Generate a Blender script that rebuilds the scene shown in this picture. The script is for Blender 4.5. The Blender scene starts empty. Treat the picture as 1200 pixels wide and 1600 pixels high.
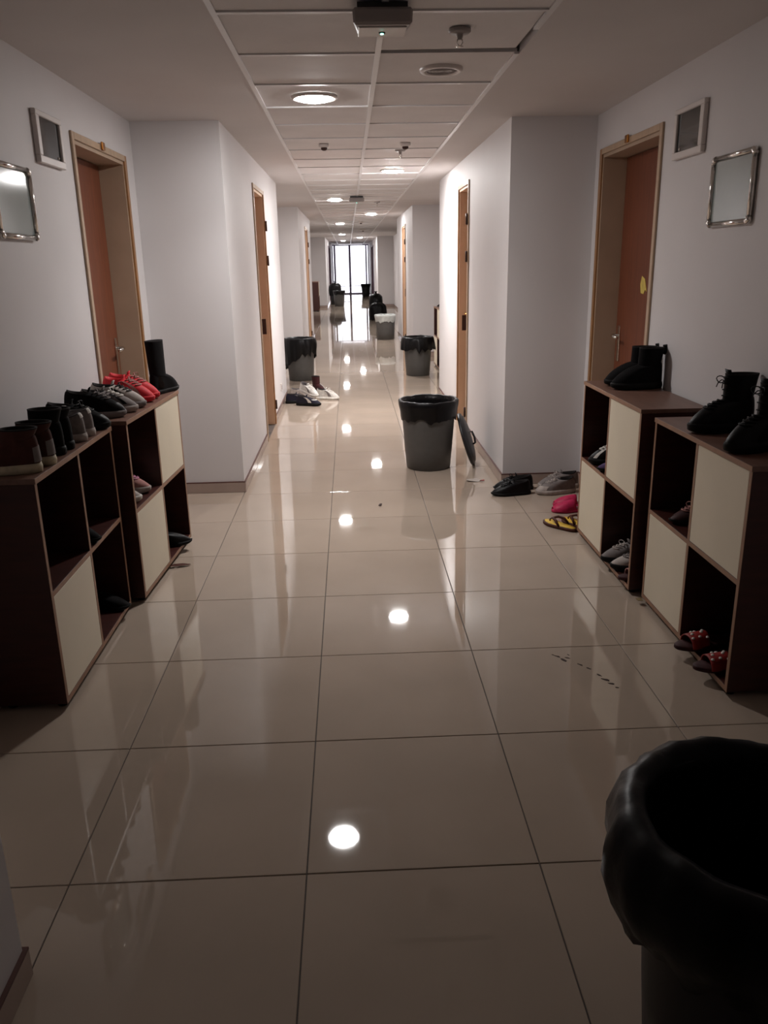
import bpy, bmesh, math, random
from mathutils import Vector, Matrix
random.seed(7)
PI = math.pi
SC = bpy.context.scene
COL = SC.collection

# ------------------------------------------------------------------ camera
camd = bpy.data.cameras.new('camera'); cam = bpy.data.objects.new('camera', camd); COL.objects.link(cam)
CAM_H, CPITCH, CYAW, CROLL = 1.4913, -0.3002, 0.0371, -0.0193
Fw = Vector((math.sin(CYAW)*math.cos(CPITCH), math.cos(CYAW)*math.cos(CPITCH), math.sin(CPITCH)))
Rt = Vector((math.cos(CYAW), -math.sin(CYAW), 0)); Up = Rt.cross(Fw)
R2 = math.cos(CROLL)*Rt + math.sin(CROLL)*Up; U2 = -math.sin(CROLL)*Rt + math.cos(CROLL)*Up
M = Matrix((R2, U2, -Fw)).transposed().to_4x4(); M.translation = Vector((0, 0, CAM_H)); cam.matrix_world = M
camd.sensor_fit = 'VERTICAL'; camd.sensor_height = 32; camd.lens = 1263.0/1600*32
camd.clip_start = 0.05; camd.clip_end = 300
SC.camera = cam

# ------------------------------------------------------------------ world, exposure
LAMP = 265.0        # radiance of the lit ceiling lamps
BEAM = 4.5          # watts of each downlight's directed beam
SKY = 2.6           # bright overcast daylight beyond the glazed end of the corridor
w = bpy.data.worlds.new('world'); SC.world = w; w.use_nodes = True
bg = w.node_tree.nodes['Background']; bg.inputs[0].default_value = (0.95, 0.93, 1.0, 1); bg.inputs[1].default_value = SKY
vs = SC.view_settings
vs.view_transform = 'Standard'; vs.look = 'None'; vs.gamma = 1.0; vs.use_curve_mapping = False; vs.exposure = 0.0

# ------------------------------------------------------------------ materials
def lin(c):
    return tuple((v/12.92 if v <= 0.04045 else ((v+0.055)/1.055)**2.4) for v in c)
def hexc(r, g, b): return lin((r/255, g/255, b/255))
MATS = {}
def mat(name, rgb, rough=0.5, var=0.12, scale=12.0, stretch=(1, 1, 1), bump=0.0, bscale=None, metal=0.0, spec=0.5, coat=0.0, rgb2=None, detail=4):
    m = bpy.data.materials.new(name); m.use_nodes = True
    nt = m.node_tree; b = nt.nodes['Principled BSDF']
    tc = nt.nodes.new('ShaderNodeTexCoord'); mp = nt.nodes.new('ShaderNodeMapping'); mp.inputs['Scale'].default_value = stretch
    nt.links.new(tc.outputs['Object'], mp.inputs['Vector'])
    nz = nt.nodes.new('ShaderNodeTexNoise'); nz.inputs['Scale'].default_value = scale; nz.inputs['Detail'].default_value = detail
    nt.links.new(mp.outputs[0], nz.inputs['Vector'])
    cr = nt.nodes.new('ShaderNodeValToRGB')
    c1 = [max(0, v*(1-var)) for v in rgb]; c2 = list(rgb2) if rgb2 else [min(1, v*(1+var)) for v in rgb]
    cr.color_ramp.elements[0].position = 0.3; cr.color_ramp.elements[1].position = 0.7
    cr.color_ramp.elements[0].color = (*c1, 1); cr.color_ramp.elements[1].color = (*c2, 1)
    nt.links.new(nz.outputs['Fac'], cr.inputs[0]); nt.links.new(cr.outputs[0], b.inputs['Base Color'])
    b.inputs['Roughness'].default_value = rough; b.inputs['Metallic'].default_value = metal
    b.inputs['Specular IOR Level'].default_value = spec; b.inputs['Coat Weight'].default_value = coat
    if coat: b.inputs['Coat Roughness'].default_value = 0.08
    if bump:
        nb = nt.nodes.new('ShaderNodeTexNoise'); nb.inputs['Scale'].default_value = bscale or scale*4
        nb.inputs['Detail'].default_value = 3
        nt.links.new(mp.outputs[0], nb.inputs['Vector'])
        bp = nt.nodes.new('ShaderNodeBump'); bp.inputs['Strength'].default_value = bump; bp.inputs['Distance'].default_value = 0.002
        nt.links.new(nb.outputs['Fac'], bp.inputs['Height']); nt.links.new(bp.outputs[0], b.inputs['Normal'])
    MATS[name] = m
    return m
def emit(name, rgb, strength):
    m = bpy.data.materials.new(name); m.use_nodes = True; nt = m.node_tree
    for n in list(nt.nodes): nt.nodes.remove(n)
    o = nt.nodes.new('ShaderNodeOutputMaterial'); e = nt.nodes.new('ShaderNodeEmission')
    e.inputs[0].default_value = (*rgb, 1); e.inputs[1].default_value = strength
    nt.links.new(e.outputs[0], o.inputs[0]); MATS[name] = m; return m

mat('wall_paint', (0.66, 0.63, 0.63), 0.6, 0.03, 1.5, bump=0.12, bscale=220)
mat('ceiling_paint', (0.62, 0.585, 0.575), 0.75, 0.03, 2, bump=0.1, bscale=200)
mat('ceiling_board', (0.70, 0.665, 0.655), 0.8, 0.05, 3, bump=0.35, bscale=260)
mat('grid_metal', (0.72, 0.70, 0.70), 0.35, 0.03, 5)
mat('plenum', (0.02, 0.015, 0.014), 0.9)
mat('porcelain', hexc(172, 156, 141), 0.028, 0.06, 2.2, spec=0.62, detail=8)
mat('grout', (0.09, 0.07, 0.06), 0.8, 0.3, 9)
mat('skirting_tile', hexc(168, 148, 138), 0.12, 0.08, 4, spec=0.6)
mat('skirting_edge', hexc(84, 48, 40), 0.5)
mat('door_veneer', hexc(116, 64, 42), 0.42, 0.16, 9, stretch=(6, 6, 0.5), bump=0.05)
mat('door_frame_wood', hexc(182, 156, 130), 0.4, 0.1, 8, stretch=(5, 5, 0.5))
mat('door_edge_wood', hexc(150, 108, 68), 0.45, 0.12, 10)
mat('jamb_wood', hexc(216, 182, 150), 0.45, 0.05, 6)
mat('reveal_wood', hexc(176, 152, 130), 0.45, 0.05, 6)
mat('backlit_door', hexc(74, 30, 52), 0.45, 0.1, 9)  # backlit doors: their dark purplish look is put into the colour
mat('cabinet_wood', hexc(60, 26, 20), 0.4, 0.22, 7, stretch=(1, 6, 6), bump=0.08)
mat('cabinet_top_lit', hexc(112, 82, 70), 0.4, 0.14, 7, stretch=(6, 1, 6))  # cabinet wood lightened; lamp glare on the tops is put into the colour
mat('cabinet_edge', hexc(146, 108, 84), 0.5, 0.15, 14)
mat('cream_panel', hexc(220, 209, 187), 0.45, 0.03, 4)
mat('black_bag', (0.003, 0.0026, 0.0032), 0.38, 0.3, 16, bump=0.6, bscale=30, spec=0.22)
mat('white_bag', (0.5, 0.52, 0.5), 0.35, 0.15, 16, bump=0.5, bscale=30)
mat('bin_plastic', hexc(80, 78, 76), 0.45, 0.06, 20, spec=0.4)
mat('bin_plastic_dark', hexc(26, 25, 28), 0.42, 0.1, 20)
mat('chrome', (0.75, 0.73, 0.70), 0.16, 0.03, 6, metal=1.0)
mat('brass', hexc(190, 130, 70), 0.25, 0.08, 8, metal=1.0)
mat('hinge_metal', hexc(70, 50, 44), 0.4, 0.1, 8, metal=0.6)
mat('white_plastic', hexc(214, 206, 202), 0.4, 0.03, 10)
mat('grey_plastic', hexc(150, 142, 140), 0.45, 0.05, 10)
mat('dark_glass', (0.018, 0.02, 0.02), 0.06, 0.25, 14, spec=0.7)
mat('notice_sheet', hexc(150, 160, 158), 0.08, 0.04, 5, spec=0.6)
mat('yellow_paper', hexc(214, 190, 96), 0.7, 0.15, 30)
mat('paper_scrap', hexc(186, 176, 168), 0.8, 0.1, 30)
mat('dirt', hexc(52, 30, 22), 0.8, 0.2, 30)
mat('window_frame', hexc(92, 80, 104), 0.4, 0.05, 8)
# shoes
for n, c, r in (('leather_black', (0.008, 0.007, 0.008), 0.42), ('suede_black', (0.006, 0.005, 0.006), 0.85), ('mesh_grey', hexc(120, 112, 110), 0.8),
                ('mesh_light', hexc(168, 158, 152), 0.8), ('canvas_white', hexc(206, 202, 196), 0.7), ('red_mesh', hexc(196, 34, 44), 0.6), ('suede_brown', hexc(70, 38, 32), 0.85),
                ('rubber_cream', hexc(188, 176, 150), 0.6), ('rubber_white', hexc(214, 208, 200), 0.55), ('rubber_black', (0.008, 0.007, 0.007), 0.6), ('lining_dark', (0.012, 0.009, 0.009), 0.9),
                ('lining_grey', hexc(90, 84, 84), 0.9), ('pink_foam', hexc(188, 40, 84), 0.5), ('pink_pale', hexc(206, 140, 168), 0.5), ('yellow_foam', hexc(222, 182, 70), 0.55), ('strap_brown', hexc(72, 32, 20), 0.6),
                ('sandal_red', hexc(140, 34, 30), 0.55), ('dusty_pink', hexc(164, 116, 110), 0.75), ('navy', hexc(26, 24, 40), 0.7), ('purple_fabric', hexc(74, 56, 92), 0.85), ('maroon', hexc(54, 15, 17), 0.6),
                ('olive_tan', hexc(120, 102, 70), 0.7)):
    mat(n, tuple(v*0.6 for v in c) if 'black' in n else c, r, 0.18, 40, bump=0.25, bscale=300, spec=0.16 if 'black' in n else 0.3)

# glass of the end window: thin clear pane
def glass(name):
    m = bpy.data.materials.new(name); m.use_nodes = True; nt = m.node_tree
    for n in list(nt.nodes): nt.nodes.remove(n)
    o = nt.nodes.new('ShaderNodeOutputMaterial'); t = nt.nodes.new('ShaderNodeBsdfTransparent'); g = nt.nodes.new('ShaderNodeBsdfGlossy'); mx = nt.nodes.new('ShaderNodeMixShader')
    g.inputs['Roughness'].default_value = 0.03; mx.inputs[0].default_value = 0.06; t.inputs[0].default_value = (0.96, 0.97, 0.98, 1)
    nt.links.new(t.outputs[0], mx.inputs[1]); nt.links.new(g.outputs[0], mx.inputs[2]); nt.links.new(mx.outputs[0], o.inputs[0]); MATS[name] = m
glass('pane_glass')
emit('lamp_glow', (1.0, 0.97, 0.955), LAMP*0.9)
emit('lamp_glow_bright', (1.0, 0.98, 0.965), LAMP*1.5)
emit('lamp_glow_strong', (1.0, 0.98, 0.965), LAMP*2.1)
emit('led_green', (0.25, 1.0, 0.75), 6.0)

# ------------------------------------------------------------------ mesh helpers
class MB:
    def __init__(s): s.v = []; s.f = []; s.sm = []
    def add(s, vs, fs, smooth=False):
        o = len(s.v); s.v += [tuple(v) for v in vs]; s.f += [tuple(i+o for i in f) for f in fs]; s.sm += [smooth]*len(fs); return s
    def box(s, x0, x1, y0, y1, z0, z1):
        if x0 > x1: x0, x1 = x1, x0
        if y0 > y1: y0, y1 = y1, y0
        return s.add([(x0, y0, z0), (x1, y0, z0), (x1, y1, z0), (x0, y1, z0), (x0, y0, z1), (x1, y0, z1), (x1, y1, z1), (x0, y1, z1)],
                     [(0, 3, 2, 1), (4, 5, 6, 7), (0, 1, 5, 4), (1, 2, 6, 5), (2, 3, 7, 6), (3, 0, 4, 7)])
    def lathe(s, prof, seg=32, axis='z', org=(0, 0, 0), fn=None, smooth=True):
        vs, fs = [], []
        for j, (r, z) in enumerate(prof):
            for i in range(seg):
                a = 2*PI*i/seg
                rr, zz = fn(r, z, a, j) if fn else (r, z)
                p = (rr*math.cos(a), rr*math.sin(a), zz)
                if axis == 'x': p = (zz, p[0], p[1])
                elif axis == 'y': p = (p[0], zz, p[1])
                vs.append((p[0]+org[0], p[1]+org[1], p[2]+org[2]))
        for j in range(len(prof)-1):
            for i in range(seg):
                k = (i+1) % seg
                fs.append((j*seg+i, j*seg+k, (j+1)*seg+k, (j+1)*seg+i))
        return s.add(vs, fs, smooth)
    def tube(s, pts, r, seg=8, closed=False):
        pts = [Vector(p) for p in pts]; n = len(pts); vs, fs = [], []
        for i, p in enumerate(pts):
            a = pts[(i-1) % n] if (closed or i > 0) else p; b = pts[(i+1) % n] if (closed or i < n-1) else p
            t = (b-a).normalized() if (b-a).length > 1e-9 else Vector((1, 0, 0))
            ref = Vector((0, 0, 1)) if abs(t.z) < 0.9 else Vector((1, 0, 0))
            u = t.cross(ref).normalized(); v = u.cross(t)
            rr = r[i] if isinstance(r, (list, tuple)) else r
            for k in range(seg): vs.append(p+u*rr*math.cos(2*PI*k/seg)+v*rr*math.sin(2*PI*k/seg))
        for i in range(n if closed else n-1):
            j = (i+1) % n
            for k in range(seg): fs.append((i*seg+k, i*seg+(k+1) % seg, j*seg+(k+1) % seg, j*seg+k))
        if not closed: fs += [tuple(range(seg))[::-1], tuple((n-1)*seg+k for k in range(seg))]
        return s.add(vs, fs, True)
    def mesh(s, name, m, bevel=0.0):
        me = bpy.data.meshes.new(name); me.from_pydata(s.v, [], s.f)
        me.polygons.foreach_set('use_smooth', s.sm)
        bm = bmesh.new(); bm.from_mesh(me)
        bmesh.ops.recalc_face_normals(bm, faces=bm.faces)
        if bevel: bmesh.ops.bevel(bm, geom=list(bm.edges), offset=bevel, segments=1, affect='EDGES', profile=0.5)
        bm.to_mesh(me); bm.free()
        me.materials.append(MATS[m]); return me
    def build(s, name, m, parent=None, bevel=0.0, loc=None):
        o = bpy.data.objects.new(name, s.mesh(name, m, bevel)); COL.objects.link(o)
        if parent: o.parent = parent
        if loc: o.location = loc
        return o
def tag(o, label=None, cat=None, group=None, kind=None):
    if label: o['label'] = label
    if cat: o['category'] = cat
    if group: o['group'] = group
    if kind: o['kind'] = kind
    return o
def empty(name, loc=(0, 0, 0), rz=0, label=None, cat=None, group=None, kind=None):
    o = bpy.data.objects.new(name, None); COL.objects.link(o); o.location = loc; o.rotation_euler = (0, 0, rz); o.empty_display_size = 0.05
    return tag(o, label, cat, group, kind)
def piece(name, me, parent, loc, rot=None):
    o = bpy.data.objects.new(name, me); COL.objects.link(o); o.parent = parent; o.location = loc
    if rot: o.rotation_euler = rot
    return o

# ------------------------------------------------------------------ layout numbers (metres)
ZC = 2.322
NL, NR = -0.752, 1.025          # faces of the narrow stretches
AL, AR = -1.285, 1.56            # faces of the wide bays
OL, OR = -1.75, 2.05
Y0, YE = -14.0, 41.5
SEG = [(Y0, 1.43, 'n'), (1.43, 5.38, 'a'), (5.38, 9.43, 'n'), (9.43, 13.33, 'a'), (13.33, 17.46, 'n'), (17.46, 29.0, 'a'), (29.0, YE, 'n')]
T = 0.6
TX0, TY0 = -0.152, 4.1085
GX, GY = 0.151, 3.80            # ceiling grid centre line and one cross line

# doors: side, y near, y far, height, niche depth, kind
DOORS = [('L', 4.21, 5.16, 2.09, 0.14, 'deep'), ('R', 4.26, 5.25, 2.10, 0.14, 'deep'),
         ('L', 7.02, 7.84, 2.10, 0.10, 'flush'), ('R', 7.14, 7.78, 2.11, 0.10, 'flush'),
         ('L', 12.2, 13.1, 2.09, 0.14, 'deep'), ('R', 12.25, 13.15, 2.10, 0.14, 'deep'),
         ('L', 15.25, 16.1, 2.10, 0.10, 'flush'), ('R', 14.9, 15.7, 2.10, 0.10, 'flush'),
         ('L', 33.3, 36.5, 2.12, 0.05, 'dark'), ('R', 33.3, 36.3, 2.12, 0.05, 'dark')]

# ------------------------------------------------------------------ walls
def wall_side(side):
    mb = MB()
    for (a, b, k) in SEG:
        xf = {'L': {'n': NL, 'a': AL}, 'R': {'n': NR, 'a': AR}}[side][k]
        xo = OL if side == 'L' else OR
        sg = -1 if side == 'L' else 1
        ds = sorted([d for d in DOORS if d[0] == side and a <= d[1] < b], key=lambda d: d[1])
        y = a
        for d in ds:
            mb.box(xf, xo, y, d[1], 0, ZC+0.02)
            mb.box(xf, xo, d[1], d[2], d[3], ZC+0.02)
            mb.box(xf+sg*(d[4]+0.05), xo, d[1], d[2], 0, d[3])
            y = d[2]
        mb.box(xf, xo, y, b, 0, ZC+0.02)
    return tag(mb.build('wall_left' if side == 'L' else 'wall_right', 'wall_paint'), 'white painted corridor wall on the left with stepped bays' if side == 'L' else 'white painted corridor wall on the right with stepped bays', 'wall', kind='structure')
wall_side('L'); wall_side('R')
wb = MB().box(OL, OR, Y0-0.2, Y0, 0, ZC+0.02).build('wall_back', 'wall_paint'); tag(wb, 'white end wall behind the viewer', 'wall', kind='structure')
# end wall around the glazing
wf = MB(); wf.box(OL, NL-0.02, YE, YE+0.2, 0, ZC+0.02); wf.box(NR+0.02, OR, YE, YE+0.2, 0, ZC+0.02)
tag(wf.build('wall_far', 'wall_paint'), 'white wall pieces beside the glazed far end', 'wall', kind='structure')

# skirting
def skirting(side):
    o = empty('baseboard_left' if side == 'L' else 'baseboard_right', kind='structure', label='low grey-brown tile skirting along the %s wall' % ('left' if side == 'L' else 'right'), cat='skirting')
    t, h = 0.010, 0.07
    sg = 1 if side == 'L' else -1
    def run(x0, x1, y0, y1):
        if x0 > x1: x0, x1 = x1, x0
        MB().box(x0, x1, y0, y1, 0.001, h).build('skirting_tile', 'skirting_tile', o, bevel=0.0015)
        MB().box(x0, x1, y0, y1, h, h+0.006).build('skirting_cap', 'skirting_edge', o)
    for i, (a, b, k) in enumerate(SEG):
        xf = {'L': {'n': NL, 'a': AL}, 'R': {'n': NR, 'a': AR}}[side][k]
        ds = sorted([d for d in DOORS if d[0] == side and a <= d[1] < b], key=lambda d: d[1])
        y = a + (t if k == 'a' else -t if i else 0); end = b - (t if k == 'a' else 0)
        e2 = end + (t if k == 'n' and i < len(SEG)-1 else 0)
        for d in ds:
            run(xf, xf+sg*t, y, d[1]-0.05); y = d[2]+0.05
        if e2 - y > 0.02: run(xf, xf+sg*t, y, e2)
        if k == 'a':
            nf = NL if side == 'L' else NR
            run(xf, nf, a, a+t); run(xf, nf, b-t, b)
    return o
skirting('L'); skirting('R')

# ------------------------------------------------------------------ floor
fl = MB().box(OL, OR, Y0-0.2, YE+0.2, -0.12, -0.004).build('floor', 'grout'); tag(fl, 'polished beige floor tiles of the long corridor', 'floor', kind='structure')
tile_me = MB().box(-T/2+0.0017, T/2-0.0017, -T/2+0.0017, T/2-0.0017, -0.010, 0.0).mesh('tile', 'porcelain', bevel=0.0012)
rt = random.Random(3)
k0 = math.ceil((Y0-TY0)/T)-1; k1 = math.floor((YE-TY0)/T)
for k in range(k0, k1+1):
    yc = TY0+(k+0.5)*T
    if yc - T/2 < -1.6: continue
    narrow = all(not (a-0.001 < yy < b) for (a, b, kk) in SEG if kk == 'a' for yy in (yc-T/2+0.01, yc, yc+T/2-0.01))
    for c in ((-1, 0, 1) if narrow else (-2, -1, 0, 1, 2)):
        xc = TX0+(c+0.5)*T
        piece('tile', tile_me, fl, (xc, yc, 0), (rt.uniform(-1, 1)*0.00022, rt.uniform(-1, 1)*0.00022, 0))

# ------------------------------------------------------------------ ceiling
ce = MB(); ce.box(OL, GX-T, Y0-0.2, YE+0.2, ZC, ZC+0.35); ce.box(GX+T, OR, Y0-0.2, YE+0.2, ZC, ZC+0.35); ce.box(GX-T, GX+T, Y0-0.2, -1.0, ZC, ZC+0.35)
ceo = ce.build('ceiling', 'ceiling_paint'); tag(ceo, 'white corridor ceiling with a band of square lay-in panels', 'ceiling', kind='structure')
MB().box(GX-T-0.1, GX+T+0.1, -1.1, YE+0.2, ZC+0.35, ZC+0.4).build('slab', 'plenum', ceo)
ctile = MB().box(-0.291, 0.291, -0.291, 0.291, 0.006, 0.02).mesh('ceiling_panel', 'ceiling_board')
cbar = MB().box(-0.288, 0.288, -0.012, 0.012, -0.001, 0.010).mesh('grid_bar', 'grid_metal')
k0 = math.ceil((-1.0-GY)/T); k1 = math.floor((YE-GY)/T)
for k in range(k0, k1):
    yc = GY+(k+0.5)*T
    for c in (-1, 1):
        xc = GX+c*T/2
        loc = [xc, yc, ZC]; rot = (rt.uniform(-1, 1)*0.002, rt.uniform(-1, 1)*0.002, 0)
        if c == 1 and k == -1: loc = [xc-0.012, yc-0.017, ZC+0.004]; rot = (0.006, -0.008, 0.006)   # slipped panel leaving a dark gap
        piece('ceiling_panel', ctile, ceo, loc, rot)
for k in range(k0, k1+1):
    for c in (-1, 1):
        if c == 1 and k == 0: continue
        piece('grid_bar', cbar, ceo, (GX+c*T/2, GY+k*T, ZC))
y_a = GY+k0*T
MB().box(GX-0.012, GX+0.012, y_a, YE, ZC-0.002, ZC+0.012).build('main_bar', 'grid_metal', ceo)
for sx in (-1, 1):
    ys = [(y_a, YE)] if sx < 0 else [(y_a, GY-0.36), (GY+0.01, YE)]
    for (p, q) in ys:
        MB().box(GX+sx*(T-0.022), GX+sx*(T+0.0), p, q, ZC-0.0015, ZC+0.008).build('edge_angle', 'grid_metal', ceo)

# ------------------------------------------------------------------ doors
def make_door(n, d, style_extra=None):
    side, ya, yb, h, dep, kind = d
    sg = 1 if side == 'L' else -1          # towards the corridor
    xf = {('L', True): NL, ('L', False): AL, ('R', True): NR, ('R', False): AR}[(side, any(a <= ya < b and k == 'n' for (a, b, k) in SEG))]
    o = empty('door_%d' % n, (xf, ya, 0), kind='structure', cat='door')
    W = yb-ya
    ft = 0.035
    fm = 'door_frame_wood' if kind != 'dark' else 'backlit_door'
    lm = 'door_veneer' if kind != 'dark' else 'backlit_door'
    back = -sg*(dep+0.05)
    # lining of the opening
    rm = {'deep': 'reveal_wood', 'flush': 'jamb_wood', 'dark': 'backlit_door'}[kind]
    MB().box(0, back, 0.0005, ft, 0.0, h-0.0005).build('jamb', rm, o)
    MB().box(0, back, W-ft, W-0.0005, 0.0, h-0.0005).build('jamb', rm, o)
    MB().box(0, back, ft, W-ft, h-ft, h-0.0005).build('head_jamb', rm, o)
    # casing on the wall face
    c = 0.036; p = sg*0.012
    MB().box(0.0, p, -c+0.02, 0.02, 0.0, h+0.016).build('casing', 'door_frame_wood' if kind != 'dark' else 'backlit_door', o, bevel=0.002)
    MB().box(0.0, p, W-0.02, W+c-0.02, 0.0, h+0.016).build('casing', 'door_edge_wood' if kind != 'dark' else 'backlit_door', o, bevel=0.002)
    MB().box(0.0, p, 0.02, W-0.02, h-0.016, h+0.016).build('head_casing', 'door_frame_wood' if kind != 'dark' else 'backlit_door', o, bevel=0.002)
    lf = MB().box(-sg*dep, -sg*(dep+0.04), ft+0.003, W-ft-0.003, 0.006, h-ft-0.003).build('leaf', lm, o, bevel=0.002)
    lx = -sg*dep
    far_handle = (kind == 'deep') or (side == 'R')
    hy = W-ft-0.075 if far_handle else ft+0.075
    if kind != 'dark':
        mb = MB(); mb.box(lx, lx+sg*0.008, hy-0.02, hy+0.02, 0.86, 1.08)
        pl = mb.build('handle_plate', 'chrome', lf, bevel=0.002)
        dy = -0.11 if far_handle else 0.11
        MB().tube([(lx+sg*0.008, hy, 1.02), (lx+sg*0.05, hy, 1.02), (lx+sg*0.055, hy+dy*0.2, 1.02), (lx+sg*0.052, hy+dy, 1.015)], 0.009).build('handle', 'brass' if kind == 'flush' else 'chrome', lf)
    if kind == 'flush':
        gy = 0.012 if far_handle else W-0.012
        for z in (0.19, 1.52, 1.82):
            MB().lathe([(0.0005, z-0.045), (0.009, z-0.043), (0.009, z+0.043), (0.0005, z+0.045)], 10, org=(p+sg*0.008, gy, 0)).build('hinge', 'hinge_metal', o)
    if kind == 'flush':
        MB().box(-sg*0.03, -sg*0.07, W-ft-0.006, W-ft, 0.86, 1.0).build('strike_plate', 'hinge_metal', o, bevel=0.002)
    if kind == 'deep':
        MB().box(p, p+sg*0.012, W*0.5-0.022, W*0.5+0.022, h-0.012, h+0.028).build('number_plate', 'brass', o, bevel=0.003)
    return o, lf, lx
dl = ['brown wooden door set deep in the near left bay', 'brown wooden door set deep in the near right bay', 'flush brown door in the bright left wall past the near bay', 'flush brown door in the bright right wall beside the open bin',
      'wooden door in the second left bay', 'wooden door in the second right bay', 'thin-looking flush door far along the left wall', 'thin-looking flush door far along the right wall', 'dark doorway near the glazed end, left', 'dark doorway near the glazed end, right']
DO = []
for i, d in enumerate(DOORS):
    r = make_door(i+1, d); r[0]['label'] = dl[i]; DO.append(r)
# yellow card on the near right door
lf = DO[1][1]
mb = MB(); mb.add([(DO[1][2]-0.0025, y, z) for (y, z) in ((0.49, 1.37), (0.54, 1.385), (0.56, 1.34), (0.545, 1.29), (0.50, 1.285), (0.475, 1.31), (0.45, 1.30), (0.47, 1.335))] + [(DO[1][2]-0.0005, y, z) for (y, z) in ((0.49, 1.37), (0.54, 1.385), (0.56, 1.34), (0.545, 1.29), (0.50, 1.285), (0.475, 1.31), (0.45, 1.30), (0.47, 1.335))],
       [tuple(range(8)), tuple(range(15, 7, -1))] + [(i, (i+1) % 8, 8+(i+1) % 8, 8+i) for i in range(8)])
cd = mb.build('paper_note', 'yellow_paper', lf); cd['label'] = 'torn yellow paper note'

# ------------------------------------------------------------------ glazed end
wn = empty('window_1', (0, YE, 0), kind='structure', label='bright glazed double door at the far end of the corridor', cat='window')
def wbox(nm, x0, x1, z0, z1, d=0.06): return MB().box(x0, x1, 0, d, z0, z1).build(nm, 'window_frame', wn, bevel=0.004)
wbox('frame_post', NL-0.02, NL+0.04, 0, ZC); wbox('frame_post', NR-0.04, NR+0.02, 0, ZC)
wbox('frame_head', NL+0.04, NR-0.04, ZC-0.05, ZC); wbox('sill', NL+0.04, NR-0.04, 0, 0.05)
wbox('mullion', -0.68, -0.59, 0.05, ZC-0.05); wbox('mullion', 0.05, 0.15, 0.05, ZC-0.05); wbox('mullion', 0.865, 0.935, 0.05, ZC-0.05)
for (x0, x1) in ((-0.712, -0.68), (-0.59, 0.05), (0.15, 0.865), (0.935, 0.985)):
    MB().box(x0, x1, 0.02, 0.026, 0.05, ZC-0.05).build('pane', 'pane_glass', wn)
for (x0, x1) in ((-0.59, 0.05), (0.15, 0.865)):
    wbox('rail', x0, x1, 0.36, 0.385, 0.04)

# ------------------------------------------------------------------ ceiling lamps and devices
def ceiling_lamp(i, x, y, lit, label):
    o = empty('ceiling_lamp', (x, y, ZC), label=label, cat='lamp', group='round recessed ceiling lamps')
    MB().lathe([(0.098, 0.004), (0.122, 0.004), (0.122, -0.006), (0.112, -0.012), (0.098, -0.008), (0.098, 0.004)], 32).build('trim_ring', 'white_plastic', o)
    pr = [(0.099, 0.0), (0.095, -0.009), (0.075, -0.018), (0.045, -0.024), (0.018, -0.026), (0.0005, -0.0265)]
    MB().lathe(pr, 24).build('diffuser', ('lamp_glow' if i == 0 else 'lamp_glow_strong' if i == 1 else 'lamp_glow_bright') if lit else 'white_plastic', o)
    if lit:      # area light added to each lit lamp; its limited spread keeps distant floor darker
        ld = bpy.data.lights.new('downlight_beam', 'AREA'); ld.shape = 'DISK'; ld.size = 0.17; ld.spread = math.radians(124)
        ld.energy = BEAM*(1.7 if i == 0 else 3.2 if i == 1 else 1.3); ld.color = (1.0, 0.975, 0.96)
        lo = bpy.data.objects.new('downlight_beam', ld); COL.objects.link(lo); lo.parent = o; lo.location = (0, 0, -0.028)
    return o
lamps = [('left', True, 'nearest lit round ceiling lamp, above the near bays'), ('right', True, 'lit round ceiling lamp close to the bright right wall, second from the viewer'), ('left', True, 'lit round ceiling lamp beside the second emergency box, third from the viewer'),
         ('right', True, 'lit round ceiling lamp fourth from the viewer, right panel row'), ('left', True, 'small lit ceiling lamp fifth from the viewer, left panel row'), ('right', False, 'unlit round ceiling lamp between two lit ones far away'),
         ('left', True, 'tiny lit ceiling lamp far away, in left panel row before the far narrowing'), ('right', True, 'tiny lit ceiling lamp far away, right panel row at the far narrowing'), ('left', True, 'farthest lit ceiling lamp near the glazed end'), ('right', False, 'unlit ceiling lamp closest to the glazed end')]
for i, (s, lit, lab) in enumerate(lamps):
    ceiling_lamp(i, GX+(-T/2 if s == 'left' else T/2), GY+0.9+3.6*i, lit, lab)

def emergency_box(x, y, label):
    o = empty('emergency_light', (x, y, ZC), label=label, cat='emergency light', group='emergency light boxes on the ceiling')
    mb = MB()
    a = [(-0.102, -0.085), (0.102, -0.085), (0.092, 0.085), (-0.092, 0.085)]
    b = [(-0.100, -0.082), (0.100, -0.082), (0.080, 0.078), (-0.080, 0.078)]
    mb.add([(p[0], p[1], -0.018) for p in a]+[(p[0], p[1], -0.070) for p in b], [(0, 1, 2, 3), (7, 6, 5, 4), (0, 4, 5, 1), (1, 5, 6, 2), (2, 6, 7, 3), (3, 7, 4, 0)])
    mb.build('housing', 'grey_plastic', o, bevel=0.008)
    MB().box(-0.085, 0.085, -0.07, 0.07, -0.018, 0.0).build('mount', 'bin_plastic_dark', o)
    mb = MB(); mb.box(-0.082, 0.082, -0.055, 0.062, -0.074, -0.069); mb.build('lens_cover', 'white_plastic', o, bevel=0.002)
    MB().lathe([(0.012, -0.074), (0.011, -0.077), (0.0004, -0.077)], 12, org=(0.0, 0.008, 0)).build('led_ring', 'bin_plastic_dark', o)
    MB().lathe([(0.006, -0.077), (0.005, -0.080), (0.0004, -0.081)], 12, org=(0.0, 0.008, 0)).build('led', 'led_green', o)
    return o
emergency_box(0.142, 3.15, 'grey emergency light box with a green dot, nearest the viewer on the ceiling')
emergency_box(0.142, 11.45, 'small emergency light box farther along the ceiling beside the third lamp')

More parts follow.
